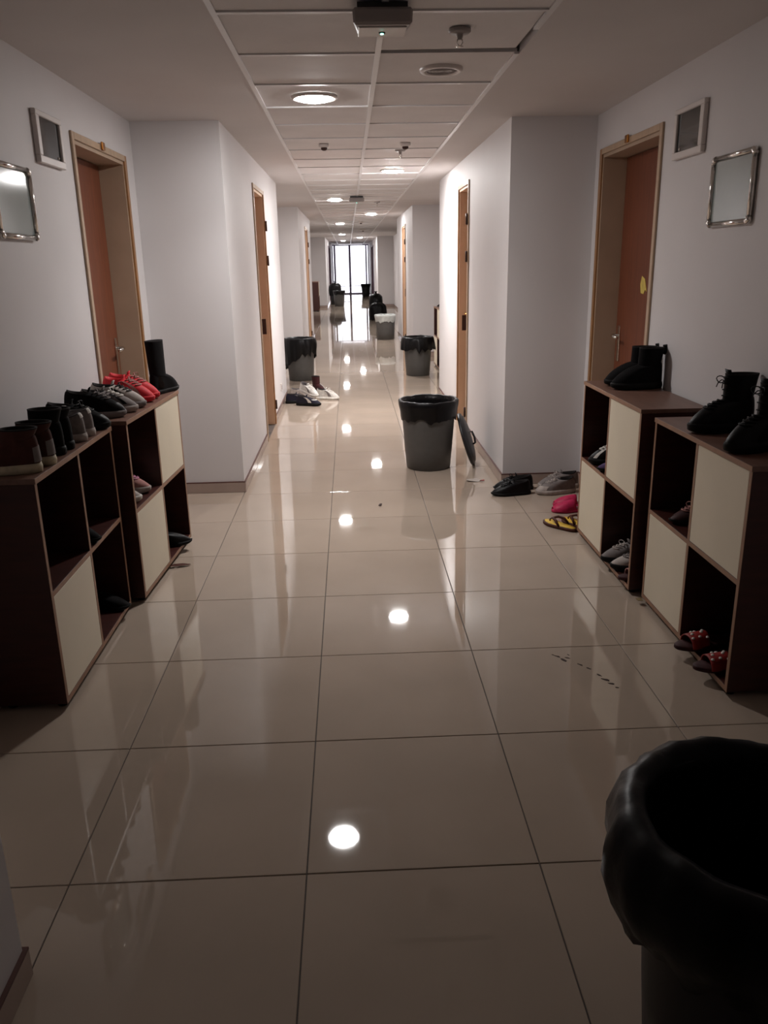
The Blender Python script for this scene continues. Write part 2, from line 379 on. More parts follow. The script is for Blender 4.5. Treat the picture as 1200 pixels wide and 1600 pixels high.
def sprinkler(x, y, label):
    o = empty('sprinkler', (x, y, ZC), label=label, cat='sprinkler', group='ceiling sprinklers')
    MB().lathe([(0.0005, 0.006), (0.042, 0.006), (0.042, -0.004), (0.036, -0.009), (0.014, -0.010), (0.011, -0.022), (0.008, -0.03), (0.0005, -0.03)], 20).build('escutcheon', 'grey_plastic', o)
    mb = MB(); mb.tube([(-0.008, 0, -0.028), (-0.011, 0, -0.04), (-0.003, 0, -0.052)], 0.0025, 6); mb.tube([(0.008, 0, -0.028), (0.011, 0, -0.04), (0.003, 0, -0.052)], 0.0025, 6)
    mb.build('yoke', 'chrome', o)
    MB().lathe([(0.0005, -0.051), (0.013, -0.051), (0.014, -0.054), (0.0005, -0.056)], 14).build('deflector', 'chrome', o)
sprinkler(0.451, 3.45, 'sprinkler head hanging in the slipped near ceiling panel')
sprinkler(0.437, 6.86, 'sprinkler head just before the second ceiling lamp')
sprinkler(0.451, 12.55, 'far sprinkler head right of the second emergency box')
# speaker
o = empty('ceiling_speaker', (0.451, 4.10, ZC), label='round flat ceiling speaker with grille near the slipped panel', cat='speaker')
MB().lathe([(0.098, 0.006), (0.098, -0.004), (0.092, -0.010), (0.078, -0.010), (0.074, -0.004)], 36).build('rim', 'white_plastic', o)
mb = MB().lathe([(0.0765, 0.004), (0.0765, -0.004), (0.04, -0.006), (0.0005, -0.0065)], 36)
for r in (0.02, 0.035, 0.05, 0.065): mb.tube([(r*math.cos(a*PI/12), r*math.sin(a*PI/12), -0.0065) for a in range(24)], 0.0018, 5, closed=True)
mb.build('grille', 'grey_plastic', o)
def detector(x, y, label, square=True):
    o = empty('smoke_detector', (x, y, ZC), label=label, cat='detector', group='small detectors on the ceiling panels')
    if square: MB().box(-0.038, 0.038, -0.038, 0.038, -0.02, 0.006).build('base', 'white_plastic', o, bevel=0.006)
    else: MB().lathe([(0.0005, 0.006), (0.05, 0.006), (0.05, -0.012), (0.04, -0.02), (0.0005, -0.02)], 20).build('base', 'white_plastic', o)
    MB().lathe([(0.024, -0.019), (0.022, -0.034), (0.010, -0.040), (0.0005, -0.041)], 16).build('sensor', 'hinge_metal', o)
detector(-0.149, 6.5, 'small square detector on the left ceiling panel row')
detector(0.451, 6.5, 'small square detector on the right ceiling panel row')
detector(0.31, 18.6, 'far round detector in the lobby ceiling', False)
detector(0.44, 23.2, 'farthest round detector in the lobby ceiling', False)

# ------------------------------------------------------------------ wall frames and meter windows
def snap_frame(side, y0, y1, z0, z1, label):
    x = AL if side == 'L' else AR; sg = 1 if side == 'L' else -1
    o = empty('notice_frame', (x, (y0+y1)/2, z0), label=label, cat='frame', group='silver notice frames')
    h = (y1-y0)/2; H = z1-z0
    MB().box(sg*0.001, sg*0.008, -h+0.008, h-0.008, 0.008, H-0.008).build('backing', 'grey_plastic', o)
    MB().box(sg*0.008, sg*0.0105, -h+0.012, h-0.012, 0.012, H-0.012).build('sheet', 'notice_sheet', o)
    for (a, b) in (((-h+0.015, 0), (h-0.015, 0)), ((-h+0.015, H), (h-0.015, H)), ((-h, 0.015), (-h, H-0.015)), ((h, 0.015), (h, H-0.015))):
        MB().tube([(sg*0.012, a[0], a[1]), (sg*0.012, b[0], b[1])], 0.011, 10).build('rail', 'chrome', o)
    for cy, cz in ((-h, 0), (h, 0), (-h, H), (h, H)):
        sy = 1 if cy < 0 else -1; sz = 1 if cz == 0 else -1
        pts = [(sg*0.012, cy+sy*0.017*(1-math.sin(a)), cz+sz*0.017*(1-math.cos(a))) for a in [PI/2*i/6 for i in range(7)]]
        MB().tube(pts, 0.0135, 10).build('corner_cap', 'chrome', o)
snap_frame('L', 3.205, 3.565, 1.61, 1.865, 'silver snap frame on the left wall reflecting a lamp, cut by the picture edge')
snap_frame('R', 3.245, 3.605, 1.615, 1.872, 'silver snap frame with rounded corners on the right wall')
def meter_window(side, y0, y1, z0, z1, label):
    x = AL if side == 'L' else AR; sg = 1 if side == 'L' else -1
    o = empty('meter_window', (x, (y0+y1)/2, z0), label=label, cat='wall box', group='white wall boxes with dark windows')
    h = (y1-y0)/2; H = z1-z0; b = 0.03
    for (p, q, r, s) in ((-h, h, 0, b), (-h, h, H-0.022, H), (-h, -h+b+0.01, b, H-0.022), (h-0.03, h, b, H-0.022)):
        MB().box(sg*0.0, sg*0.022, p, q, r, s).build('frame_bar', 'white_plastic', o, bevel=0.003)
    MB().box(sg*0.002, sg*0.012, -h+b+0.008, h-0.028, b-0.002, H-0.020).build('dark_pane', 'dark_glass', o)
    for (p, q) in ((-h+b+0.02, H-0.05), (h-0.065, b+0.012)):
        MB().lathe([(0.006, 0.0), (0.005, sg*0.004), (0.0004, sg*0.005)], 10, 'x', (sg*0.012, p, q)).build('screw', 'chrome', o)
meter_window('L', 3.71, 4.03, 1.915, 2.122, 'white wall box with a dark window above the left notice frame')
meter_window('R', 3.74, 4.07, 1.92, 2.135, 'white wall box with a dark window beside the right door')
# socket low on the left wall
o = empty('wall_socket', (NL, 8.67, 0.235), label='small white wall socket low on the bright left wall', cat='socket')
MB().box(0, 0.009, -0.04, 0.04, -0.04, 0.04).build('plate', 'white_plastic', o, bevel=0.003)
MB().lathe([(0.0004, 0.010), (0.022, 0.010), (0.022, 0.0125), (0.026, 0.0125), (0.026, 0.008)], 18, 'x').build('outlet_ring', 'grey_plastic', o)

# ------------------------------------------------------------------ shoe cabinets
def cabinet(loc, rz, W, H, D, doors, label, cells=None):
    """front faces +x in local space, width along y (0..W), back at x = -D"""
    o = empty('shoe_cabinet', loc, rz, label=label, cat='cabinet', group='checkerboard shoe cabinets')
    t = 0.018; f = 0.022
    def board(nm, *b, m='cabinet_wood'): return MB().box(*b).build(nm, m, o, bevel=0.001)
    def edge(*b): MB().box(*b).build('edge_band', 'cabinet_edge', o)
    zm = f+t+(H-f-2*t)/2
    board('side_panel', -D, 0, 0, t, f, H-t); board('side_panel', -D, 0, W-t, W, f, H-t)
    board('top_panel', -D-0.002, 0.004, -0.002, W+0.002, H-t, H, m='cabinet_top_lit'); board('bottom_panel', -D, 0, t, W-t, f, f+t)
    board('back_panel', -D, -D+0.006, t, W-t, f+t, H-t)
    ym = W/2
    board('divider', -D+0.006, 0, ym-t/2, ym+t/2, f+t, H-t)
    for (a, b) in ((t, ym-t/2), (ym+t/2, W-t)): board('shelf', -D+0.006, 0, a, b, zm-t/2, zm+t/2)
    e = 0.0015
    edge(0.004, 0.004+e, -0.002, W+0.002, H-t, H); edge(0, e, 0, t, f, H-t); edge(0, e, W-t, W, f, H-t); edge(0, e, ym-t/2, ym+t/2, f+t, H-t)
    edge(0, e, t, W-t, f, f+t)
    for (a, b) in ((t, ym-t/2), (ym+t/2, W-t)): edge(0, e, a, b, zm-t/2, zm+t/2)
    for (c, r) in doors:      # c: 0 = first half along y, r: 0 low 1 high
        a, b = ((t, ym-t/2), (ym+t/2, W-t))[c]; z0, z1 = ((f+t, zm-t/2), (zm+t/2, H-t))[r]
        g = 0.002
        d = MB().box(-0.016, 0.001, a+g, b-g, z0+g, z1-g).build('door_panel', 'cream_panel', o, bevel=0.001)
    for (x, y) in ((-0.03, 0.04), (-0.03, W-0.04), (-D+0.04, 0.04), (-D+0.04, W-0.04)):
        MB().lathe([(0.0004, 0.0), (0.017, 0.0), (0.02, f), (0.0004, f)], 12, org=(x, y, 0)).build('foot', 'rubber_black', o)
    return o
CW, CD = 0.88, 0.285
# left side: local +x = world +x
cabinet((-1.035, 2.57, 0), 0.0, CW, 0.842, 0.245, [(0, 0)], 'brown shoe cabinet nearest on the left, only one cream door left')
cabinet((-0.985, 3.51, 0), math.radians(-3.2), CW, 0.852, 0.255, [(0, 0), (1, 1)], 'brown shoe cabinet on the left nearest the door, two cream doors')
# right side: rotated half a turn (local y runs towards the viewer)
cabinet((1.285, 3.335, 0), PI, 0.86, 0.84, 0.27, [(0, 0), (1, 1)], 'brown shoe cabinet nearest on the right, under the laced boots')
cabinet((1.25, 4.29, 0), PI, CW, 0.862, 0.29, [(0, 0), (1, 1)], 'brown shoe cabinet on the right nearest the door, slightly taller')
cabinet((1.27, 11.28, 0), PI, CW, 0.842, 0.27, [(0, 0), (1, 1)], 'shoe cabinet mostly hidden behind the bright right wall corner')
cabinet((1.25, 12.22, 0), PI, CW, 0.852, 0.29, [(0, 0), (1, 1)], 'shoe cabinet behind the bag-lined bin in the second right bay')
cabinet((-0.97, 26.9, 0), 0, CW, 0.92, 0.28, [(1, 1)], 'tall-looking brown shoe cabinet against the far left lobby wall')

# ------------------------------------------------------------------ bins
def bag_noise(seed):
    r = random.Random(seed); ph = [r.uniform(0, 2*PI) for _ in range(8)]
    def f(a, z): return (math.sin(5*a+ph[0]+3*z)+0.8*math.sin(9*a+ph[1]-8*z)+0.6*math.sin(14*a+ph[2]+14*z)+0.5*math.sin(21*a+ph[3]+9*z))/2.9
    return f
def rubbish_bin(loc, label, style='liner', seed=1, R=0.208, Rb=0.165, H=0.505, rim_only=False, body='bin_plastic', scale=1.0, bag='black_bag', rz=0.0, long_hem=0.0):
    o = empty('rubbish_bin', loc, rz, label=label, cat='bin', group='round plastic rubbish bins'); o.scale = (scale, scale, scale)
    n = bag_noise(seed)
    MB().lathe([(0.0005, 0.004), (Rb-0.012, 0.0), (Rb, 0.008), (Rb+0.3*(R-Rb), H*0.3), (R-0.006, H-0.03), (R-0.006, H-0.006), (R-0.012, H-0.006), (R-0.012, H-0.03), (Rb-0.008, 0.02), (0.0005, 0.016)], 40).build('body', body, o)
    MB().lathe([(R-0.008, H-0.022), (R+0.007, H-0.020), (R+0.011, H-0.006), (R+0.008, H+0.004), (R-0.004, H+0.005), (R-0.012, H-0.004), (R-0.008, H-0.022)], 40).build('rim', 'bin_plastic_dark', o)
    def fn_liner(r, z, a, j):
        k = n(a, z)
        return r+0.005*k*(1 if j > 5 else 0.3), z+(0.03*n(a+1, 0.3)*(j-8)/3 if j >= prof_hem else 0.005*n(a, 0.2) if j > 4 else 0.0)
    if style == 'liner':
        prof = [(0.0005, 0.05), (0.09, 0.05), (Rb-0.02, 0.07), (R-0.03, H*0.6), (R-0.016, H-0.03), (R-0.010, H+0.009), (R+0.004, H+0.013), (R+0.016, H+0.003), (R+0.013, H-0.03), (R+0.004, H-0.07), (R-0.0005, H-0.115), (R-0.003, H-0.128)]
        prof_hem = 9
        MB().lathe(prof, 64, fn=fn_liner).build('bag', bag, o)
    elif style in ('draped', 'bulge'):
        d = 0.05 if style == 'draped' else 0.062
        L = 0.19 if style == 'draped' else 0.20
        prof = [(0.0005, 0.06), (0.09, 0.06), (Rb-0.02, 0.08), (R-0.03, H*0.6), (R-0.018, H-0.02), (R-0.005, H+0.018), (R+0.015, H+0.024), (R+d*0.7, H+0.006), (R+d, H-0.25*L), (R+d, H-0.5*L), (R+d*0.75, H-0.72*L), (R+0.022, H-0.9*L), (R+0.016, H-L)]
        if style == 'draped':
            prof = prof[:6]+[(R+0.012, H+0.016), (R+0.024, H-0.004), (R+0.03, H-0.035), (R+0.034, H-0.07), (R+0.038, H-0.105), (R+0.040, H-0.135), (R+0.038, H-0.15)]
        if long_hem:
            prof = prof[:7]+[(R+0.022, H-0.02), (R+0.03, H-0.09), (R+0.03, H-0.15), (R+0.026, H-0.21), (R+0.022, H-0.26), (R+0.018, H-0.29)]
        def fn(r, z, a, j):
            g = min(1, max(0, (j-4)/4)); e = max(0, (j-6)/6)
            if style == 'draped':
                return r+g*0.010*n(a, z)+e*0.026*n(a*1.0+0.7, 0.2), z+g*0.012*n(a+2, 0.1)-e*0.045*n(a+0.7, 0.2)+e*0.015*math.sin(17*a)+e*long_hem*math.cos(a+0.6)
            return r+0.016*g*n(a, z), z+g*0.014*n(a+2, 0.1)+(0.03*n(a+1, 0.3) if j >= 11 else 0)
        MB().lathe(prof, 72, fn=fn).build('bag', bag, o)
    elif style == 'full':
        prof = [(R+0.02, H-0.3), (R+0.035, H-0.2), (R+0.04, H-0.08), (R+0.03, H+0.01), (R+0.025, H+0.06), (R-0.02, H+0.11), (R*0.55, H+0.145), (0.04, H+0.15), (0.018, H+0.175), (0.05, H+0.215), (0.0005, H+0.205)]
        def fn(r, z, a, j): return max(0.0005, r+(0.016 if r > 0.06 else 0.006 if r > 0.01 else 0)*n(a, z)), z+0.014*n(a+2, 0.1)*(1 if r > 0.1 else 0.2)
        MB().lathe(prof, 64, fn=fn).build('bag', bag, o)
    return o
rubbish_bin((0.565, 5.95, 0), 'open round grey bin with a black liner in the corridor middle', 'liner', 3, rz=0.4)
rubbish_bin((0.915, 11.13, 0), 'grey bin under a puffy black bag beside the second right bay', 'draped', 5, R=0.195, Rb=0.16, H=0.50)
rubbish_bin((-0.665, 10.93, 0), 'grey bin with a long black bag in the second left bay', 'draped', 8, R=0.19, Rb=0.165, H=0.535, long_hem=0.11)
b3 = rubbish_bin((0.715, 16.6, 0), 'grey bin with a white bag over its rim against the far right wall', 'liner', 12, R=0.20, Rb=0.175, H=0.475, bag='white_bag')
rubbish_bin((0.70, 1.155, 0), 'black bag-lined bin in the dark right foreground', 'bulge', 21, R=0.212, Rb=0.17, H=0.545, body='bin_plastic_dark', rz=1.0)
rubbish_bin((0.765, 22.3, 0), 'bin wrapped in a full black bag in the right of the lobby, nearer one', 'full', 31, H=0.30, R=0.2)
rubbish_bin((0.79, 24.4, 0), 'bin with a tied full black bag in the right of the lobby, farther one', 'full', 33, H=0.46, R=0.16, Rb=0.13)
rubbish_bin((-0.34, 29.85, 0), 'small-looking grey bin left of the corridor at the far narrowing', 'liner', 35, H=0.53)
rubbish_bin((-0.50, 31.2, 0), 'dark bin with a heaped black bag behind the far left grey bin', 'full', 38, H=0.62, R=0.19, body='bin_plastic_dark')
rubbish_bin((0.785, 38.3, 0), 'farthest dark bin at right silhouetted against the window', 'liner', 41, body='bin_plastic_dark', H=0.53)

# lid leaning on the open bin
lid = empty('bin_lid', (0.862, 5.985, 0.197), label='grey round bin lid leaning on the open bin', cat='bin lid')
lid.rotation_euler = (0, math.radians(90-17.5), math.radians(-10))
MB().lathe([(0.0005, 0.034), (0.06, 0.033), (0.13, 0.028), (0.175, 0.018), (0.186, 0.008), (0.198, 0.006), (0.203, -0.002), (0.203, -0.016), (0.199, -0.016), (0.198, -0.002), (0.18, 0.002), (0.12, 0.02), (0.0005, 0.026)], 44).build('dome', 'bin_plastic_dark', lid)
mb = MB(); mb.tube([(-0.05, 0, 0.032), (-0.045, 0, 0.052), (0, 0, 0.058), (0.045, 0, 0.052), (0.05, 0, 0.032)], 0.008, 8); mb.build('grip', 'bin_plastic_dark', lid)


# ------------------------------------------------------------------ footwear
def interp(x, xs, ys):
    for i in range(len(xs)-1):
        if x <= xs[i+1]: return ys[i]+(ys[i+1]-ys[i])*max(0, (x-xs[i])/(xs[i+1]-xs[i]))
    return ys[-1]
def outline(th, L, W, grow=0.0):
    c, s = math.cos(th), math.sin(th)
    t = 0.5+0.5*c
    w = W/2*interp(t, [0, 0.22, 0.45, 0.72, 0.9, 1], [0.74, 0.76, 0.74, 1.0, 0.9, 0.72])+grow
    y = (1 if s >= 0 else -1)*abs(s)**0.72*w
    bend = 0.012*math.sin(PI*t)*(1 if t > 0.3 else 0.5)
    return (c*(L/2+grow), y+bend*0.5)
class Shoe:
    def __init__(s, L=0.28, W=0.102, sole=0.026, collar=0.075, shaft=0.0, puff=1.6, open_t=0.27, open_r=0.19, heel=0.0):
        s.L, s.W, s.sole, s.collar, s.shaft, s.puff, s.ot, s.orr, s.heel = L, W, sole, collar, shaft, puff, open_t, open_r, heel
    def P(s, th, q):
        """surface of the upper: th around the foot (0 = toe), q from 0 at the sole to 1 at the collar"""
        ox, oy = outline(th, s.L, s.W, -0.002)
        ax = (s.ot-0.5)*s.L+s.orr*s.L*math.cos(th); ay = (0.37 if s.shaft > 0.02 else 0.34)*s.W*math.sin(th)
        fr = 0.5+0.5*math.cos(th); fr = fr*fr
        b = q**(s.puff-0.30*fr)
        back = 0.5-0.5*math.cos(th)
        zc = s.collar*(1.0+0.10*back*back-0.10*abs(math.sin(th)))
        z = s.sole+zc*(1-(1-q)**(2.1-0.72*fr))
        bul = 1+0.05*math.sin(PI*min(1, q*1.3))
        return Vector((ox*(1-b)+ax*b, (oy*(1-b)+ay*b)*bul, z))
    def shaftP(s, th, q):
        p = s.P(th, 1.0); top = s.sole+s.collar+s.shaft
        base = Vector(((s.ot-0.5)*s.L, 0, 0))
        h = Vector((p.x-base.x, p.y, 0))*(1+0.10*q)
        lean = 0.008*q
        return Vector((base.x+h.x-lean, h.y, p.z+(top-p.z)*q))
    def N(s, th, q):
        e = 0.02
        a = s.P(th+e, q)-s.P(th-e, q); b = s.P(th, min(1, q+e))-s.P(th, max(0, q-e))
        n = a.cross(b)
        return n.normalized() if n.length > 1e-12 else Vector((0, 0, 1))
    def grid(s, fn, ths, qs, closed=True):
        vs = [fn(t, q) for q in qs for t in ths]; n = len(ths); fs = []
        for j in range(len(qs)-1):
            for i in range(n if closed else n-1):
                k = (i+1) % n; fs.append((j*n+i, j*n+k, (j+1)*n+k, (j+1)*n+i))
        return vs, fs
def make_shoe(name, label, cat, loc, rz, sh, upper, sole, lining='lining_dark', laces=None, patches=(), group='shoes left along the corridor', tilt=None, loops=False):
    o = empty(name, loc, rz, label=label, cat=cat, group=group)
    if tilt: o.rotation_euler = (tilt[0], tilt[1], rz)
    n = 28; ths = [2*PI*i/n for i in range(n)]
    # sole
    mb = MB(); so = sh.sole
    rings = [(-0.004, 0.0), (0.001, 0.003), (0.003, so*0.6), (0.0, so+0.002), (-0.008, so+0.003)]
    vs = []
    for g, z in rings:
        for t in ths:
            x, y = outline(t, sh.L, sh.W, g)
            lift = 0.010*max(0, (x/sh.L-0.28)/0.22)**2 if z < so*0.8 else 0.0
            vs.append((x, y, z+lift))
    fs = [tuple(range(n))[::-1], tuple(len(vs)-n+i for i in range(n))]
    for j in range(len(rings)-1):
        for i in range(n): k = (i+1) % n; fs.append((j*n+i, j*n+k, (j+1)*n+k, (j+1)*n+i))
    mb.add(vs, fs, True); mb.build('sole', sole, o)
    if sh.heel:
        pass
    # upper
    mb = MB(); qs = [0, 0.06, 0.15, 0.27, 0.4, 0.55, 0.7, 0.85, 1.0]
    mb.add(*sh.grid(sh.P, ths, qs), True)
    if sh.shaft:
        mb.add(*sh.grid(sh.shaftP, ths, [0, 0.2, 0.4, 0.6, 0.8, 1.0]), True)
    mb.build('upper', upper, o)
    # lining: rolled collar and the inside
    top = (lambda t: sh.shaftP(t, 1.0)) if sh.shaft else (lambda t: sh.P(t, 1.0))
    mb = MB(); cx = (sh.ot-0.5)*sh.L
    def inn(t, q):
        p = top(t); c = Vector((cx, 0, p.z)); d = p-c
        if q == 0: return p
        if q == 1: return c+d*1.02+Vector((0, 0, 0.005))
        if q == 2: return c+d*0.9+Vector((0, 0, 0.005))
        if q == 3: return c+d*0.82-Vector((0, 0, 0.012))
        return Vector((cx+d.x*0.8, d.y*0.8, sh.sole+0.012))
    vs, fs = sh.grid(inn, ths, [0, 1, 2, 3, 4]); fs.append(tuple(len(vs)-n+i for i in range(n)))
    mb.add(vs, fs, True); mb.build('lining', lining, o)
    # laces and tongue over the instep
    if laces:
        mb = MB()
        for q in (0.52, 0.64, 0.76, 0.88):
            pts = []
            for k in range(-3, 4):
                th = k*0.17*(1.5-q*0.3); p = sh.P(th, q)+Vector((0, 0, 0.003)); pts.append(p)
            mb.tube(pts, 0.003, 6)
        for sy in (-1, 1):
            mb.tube([sh.P(sy*(0.34 if j % 2 else -0.34), q)+Vector((0, 0, 0.003)) for j, q in enumerate((0.52, 0.64, 0.76, 0.88))], 0.0028, 6)
        if sh.shaft:
            for q in (0.15, 0.4, 0.65, 0.9): mb.tube([sh.shaftP(k*0.17, q)+Vector((0.003, 0, 0)) for k in range(-3, 4)], 0.003, 6)
        tp = sh.shaftP(0, 0.8) if sh.shaft else sh.P(0, 0.92)
        for sy in (-1, 1):
            lp = [tp+Vector((0.004+0.016*(1-math.cos(k*PI/5))/2, sy*0.030*(1-math.cos(k*PI/5))/2, 0.003+0.011*math.sin(k*PI/5)-0.004*(k > 6))) for k in range(11)]
            mb.tube(lp+[tp+Vector((0.012, sy*0.008, 0.0)), tp+Vector((0.02, sy*0.016, -0.012)), tp+Vector((0.023, sy*0.02, -0.028))], 0.0022, 5)
        mb.build('laces', laces, o)
        mb = MB(); tz = 0.022
        b0 = [(top(k*0.22)+Vector((-0.004, 0, 0))) for k in range(-2, 3)]
        vs = b0+[p+Vector((0.008, 0, tz)) for p in b0]+[p+Vector((-0.006, 0, 0)) for p in b0]+[p+Vector((0.002, 0, tz)) for p in b0]
        fs = []
        for i in range(4): fs += [(i, i+1, 6+i, 5+i), (10+i, 11+i, 16+i, 15+i), (5+i, 6+i, 16+i, 15+i)]
        fs += [(0, 5, 15, 10), (4, 9, 19, 14)]
        mb.add(vs, fs, True); mb.build('tongue', upper, o)
    if loops:
        p = sh.shaftP(PI, 1.0); MB().tube([p+Vector((0.0, 0, -0.03)), p+Vector((-0.010, 0, -0.005)), p+Vector((-0.008, 0, 0.012)), p+Vector((0.004, 0, 0.008))], 0.009, 8).build('pull_loop', lining, o)
    for (nm, t0, t1, q0, q1, m, off) in patches:
        mb = MB(); k = 9; tt = [t0+(t1-t0)*i/(k-1) for i in range(k)]; qq = [q0+(q1-q0)*i/4 for i in range(5)]
        vs, fs = sh.grid(lambda t, q: sh.P(t, q)+Vector((0, 0, 0.001))+(sh.P(t, q)-Vector((sh.P(t, q).x*0.9, 0, sh.P(t, q).z*0.7))).normalized()*off, tt, qq, closed=False)
        mb.add(vs, fs, True); mb.build(nm, m, o)
    return o
SNEAK = lambda **k: Shoe(**{**dict(L=0.27, W=0.10, sole=0.03, collar=0.072), **k})
LOW = lambda **k: Shoe(**{**dict(L=0.27, W=0.098, sole=0.018, collar=0.062), **k})
ANKLE = lambda **k: Shoe(**{**dict(L=0.275, W=0.1, sole=0.03, collar=0.085, shaft=0.06, open_t=0.27, open_r=0.22), **k})
BOOT = lambda **k: Shoe(**{**dict(L=0.27, W=0.1, sole=0.035, collar=0.09, shaft=0.09, open_t=0.28, open_r=0.225), **k})
TALL = lambda **k: Shoe(**{**dict(L=0.25, W=0.09, sole=0.02, collar=0.08, shaft=0.17, open_t=0.28, open_r=0.235), **k})
TOE = ('toe_cap', -0.9, 0.9, 0.02, 0.30)
HEELC = ('heel_counter', PI-0.75, PI+0.75, 0.02, 0.8)
STRL = ('side_stripe', 1.15, 1.45, 0.05, 0.8)
STRR = ('side_stripe', -1.45, -1.15, 0.05, 0.8)
HTAB = ('heel_tab', PI-0.35, PI+0.35, 0.5, 1.0)

ZN, ZF = 0.842, 0.852      # tops of the left cabinets
G1 = 'shoes on top of the left cabinets'
# heels to the corridor (toe towards the wall): rz = pi ; toes to the corridor: rz = 0
make_shoe('boot', 'dark brown suede shoe with cream sole nearest on the left cabinet', 'shoe', (-1.165, 2.66, ZN), PI+0.10, ANKLE(L=0.25, shaft=0.03), 'suede_brown', 'rubber_cream', patches=[HEELC+('suede_brown', 0.002), ('heel_tab', PI-0.5, PI+0.5, 0.02, 0.35, 'mesh_grey', 0.004)], group=G1)
make_shoe('boot', 'dark brown suede shoe with cream sole, second on the left cabinet', 'shoe', (-1.155, 2.78, ZN), PI-0.06, ANKLE(L=0.25, shaft=0.03), 'suede_brown', 'rubber_cream', patches=[HEELC+('suede_brown', 0.002), ('heel_tab', PI-0.5, PI+0.5, 0.02, 0.35, 'mesh_grey', 0.004)], group=G1)
make_shoe('boot', 'black suede ankle boot beside the brown suede pair', 'shoe', (-1.165, 2.92, ZN), PI+0.05, ANKLE(L=0.24, shaft=0.05), 'suede_black', 'rubber_black', group=G1)
make_shoe('boot', 'black suede ankle boot beside the grey trainers with white heels', 'shoe', (-1.165, 3.025, ZN), PI-0.08, ANKLE(L=0.24, shaft=0.035), 'suede_black', 'rubber_black', group=G1)
make_shoe('sneaker', 'grey trainer with white heel tab on the left cabinet, nearer of the pair', 'shoe', (-1.165, 3.15, ZN), PI+0.08, SNEAK(L=0.25), 'mesh_grey', 'mesh_light', 'lining_grey', 'mesh_light', [HTAB+('canvas_white', 0.003), STRL+('leather_black', 0.002), STRR+('leather_black', 0.002)], group=G1)
make_shoe('sneaker', 'grey trainer with white heel tab on the left cabinet, farther of the pair', 'shoe', (-1.165, 3.265, ZN), PI-0.03, SNEAK(L=0.25), 'mesh_grey', 'mesh_light', 'lining_grey', 'mesh_light', [HTAB+('canvas_white', 0.003), STRL+('leather_black', 0.002), STRR+('leather_black', 0.002)], group=G1)
make_shoe('sneaker', 'black trainer with pale sole line spanning the gap of the left cabinets', 'shoe', (-1.145, 3.385, ZN), 0.12, SNEAK(L=0.26, collar=0.08), 'suede_black', 'rubber_black', laces='leather_black', patches=[TOE+('leather_black', 0.002)], group=G1)
make_shoe('sneaker', 'black trainer beside the grey patterned pair on the left cabinet', 'shoe', (-1.135, 3.60, ZF), 0.18, SNEAK(L=0.26, collar=0.088), 'suede_black', 'mesh_grey', laces='mesh_grey', patches=[TOE+('leather_black', 0.002)], group=G1)
make_shoe('sneaker', 'grey patterned trainer with black mottling, nearer of the pair', 'shoe', (-1.115, 3.735, ZF), 0.1, SNEAK(L=0.26), 'mesh_grey', 'mesh_light', 'lining_dark', 'rubber_white', [STRL+('leather_black', 0.002), STRR+('leather_black', 0.002), ('side_stripe', 0.75, 0.95, 0.1, 0.7, 'leather_black', 0.002), ('side_stripe', -0.95, -0.75, 0.1, 0.7, 'leather_black', 0.002)], group=G1)
make_shoe('sneaker', 'grey patterned trainer with black mottling, beside the red pair', 'shoe', (-1.105, 3.86, ZF), 0.02, SNEAK(L=0.26, collar=0.08), 'mesh_light', 'mesh_grey', 'lining_dark', 'leather_black', [STRL+('leather_black', 0.002), STRR+('leather_black', 0.002)], group=G1)
make_shoe('sneaker', 'bright red running shoe on the left cabinet, nearer of the pair', 'shoe', (-1.10, 4.03, ZF), -0.12, SNEAK(L=0.26, collar=0.085), 'red_mesh', 'red_mesh', 'red_mesh', 'dusty_pink', [('side_stripe', 0.9, 1.1, 0.1, 0.8, 'dusty_pink', 0.002), ('side_stripe', -1.1, -0.9, 0.1, 0.8, 'dusty_pink', 0.002)], group=G1)
make_shoe('sneaker', 'bright red running shoe on the left cabinet, beside the tall black boot', 'shoe', (-1.10, 4.13, ZF), -0.05, SNEAK(L=0.26, collar=0.09), 'red_mesh', 'red_mesh', 'red_mesh', 'dusty_pink', [('side_stripe', 0.9, 1.1, 0.1, 0.8, 'dusty_pink', 0.002), ('side_stripe', -1.1, -0.9, 0.1, 0.8, 'dusty_pink', 0.002)], group=G1)
make_shoe('boot', 'tall black boot standing at the far end of the left cabinet', 'boot', (-0.99, 4.335, ZF), 1.25, TALL(), 'suede_black', 'rubber_black', group=G1)

G2 = 'shoes inside the left cabinets'
zs1, zs2 = 0.463, 0.064
make_shoe('sneaker', 'dusty pink trainer in the open upper cell of the left cabinet by the door, farther', 'shoe', (-1.10, 3.82, 0.448), -0.12, SNEAK(L=0.235, W=0.09, collar=0.06), 'dusty_pink', 'mesh_light', 'maroon', 'pink_pale', group=G2)
make_shoe('sneaker', 'pale striped trainer in the open upper cell of the left cabinet by the door, nearer', 'shoe', (-1.105, 3.64, 0.448), 0.1, SNEAK(L=0.235, W=0.09, collar=0.055), 'mesh_light', 'rubber_white', 'lining_grey', 'rubber_white', [('side_stripe', -0.6, 0.6, 0.3, 0.42, 'leather_black', 0.002)], group=G2)
make_shoe('shoe', 'black shoe poking out of the low cell at the far end of the left cabinets', 'shoe', (-1.015, 4.18, 0.0425), 0.35, LOW(L=0.25, W=0.092), 'leather_black', 'rubber_black', group=G2)
make_shoe('shoe', 'black shoe on the mid shelf of the nearest left cabinet', 'shoe', (-1.135, 3.12, 0.443), -0.2, LOW(L=0.24, W=0.09), 'suede_black', 'rubber_black', group=G2)
make_shoe('shoe', 'black shoe poking out low where the two left cabinets meet', 'shoe', (-1.125, 3.36, 0.0425), -0.15, LOW(L=0.235, W=0.09, collar=0.05), 'suede_black', 'rubber_black', group=G2)

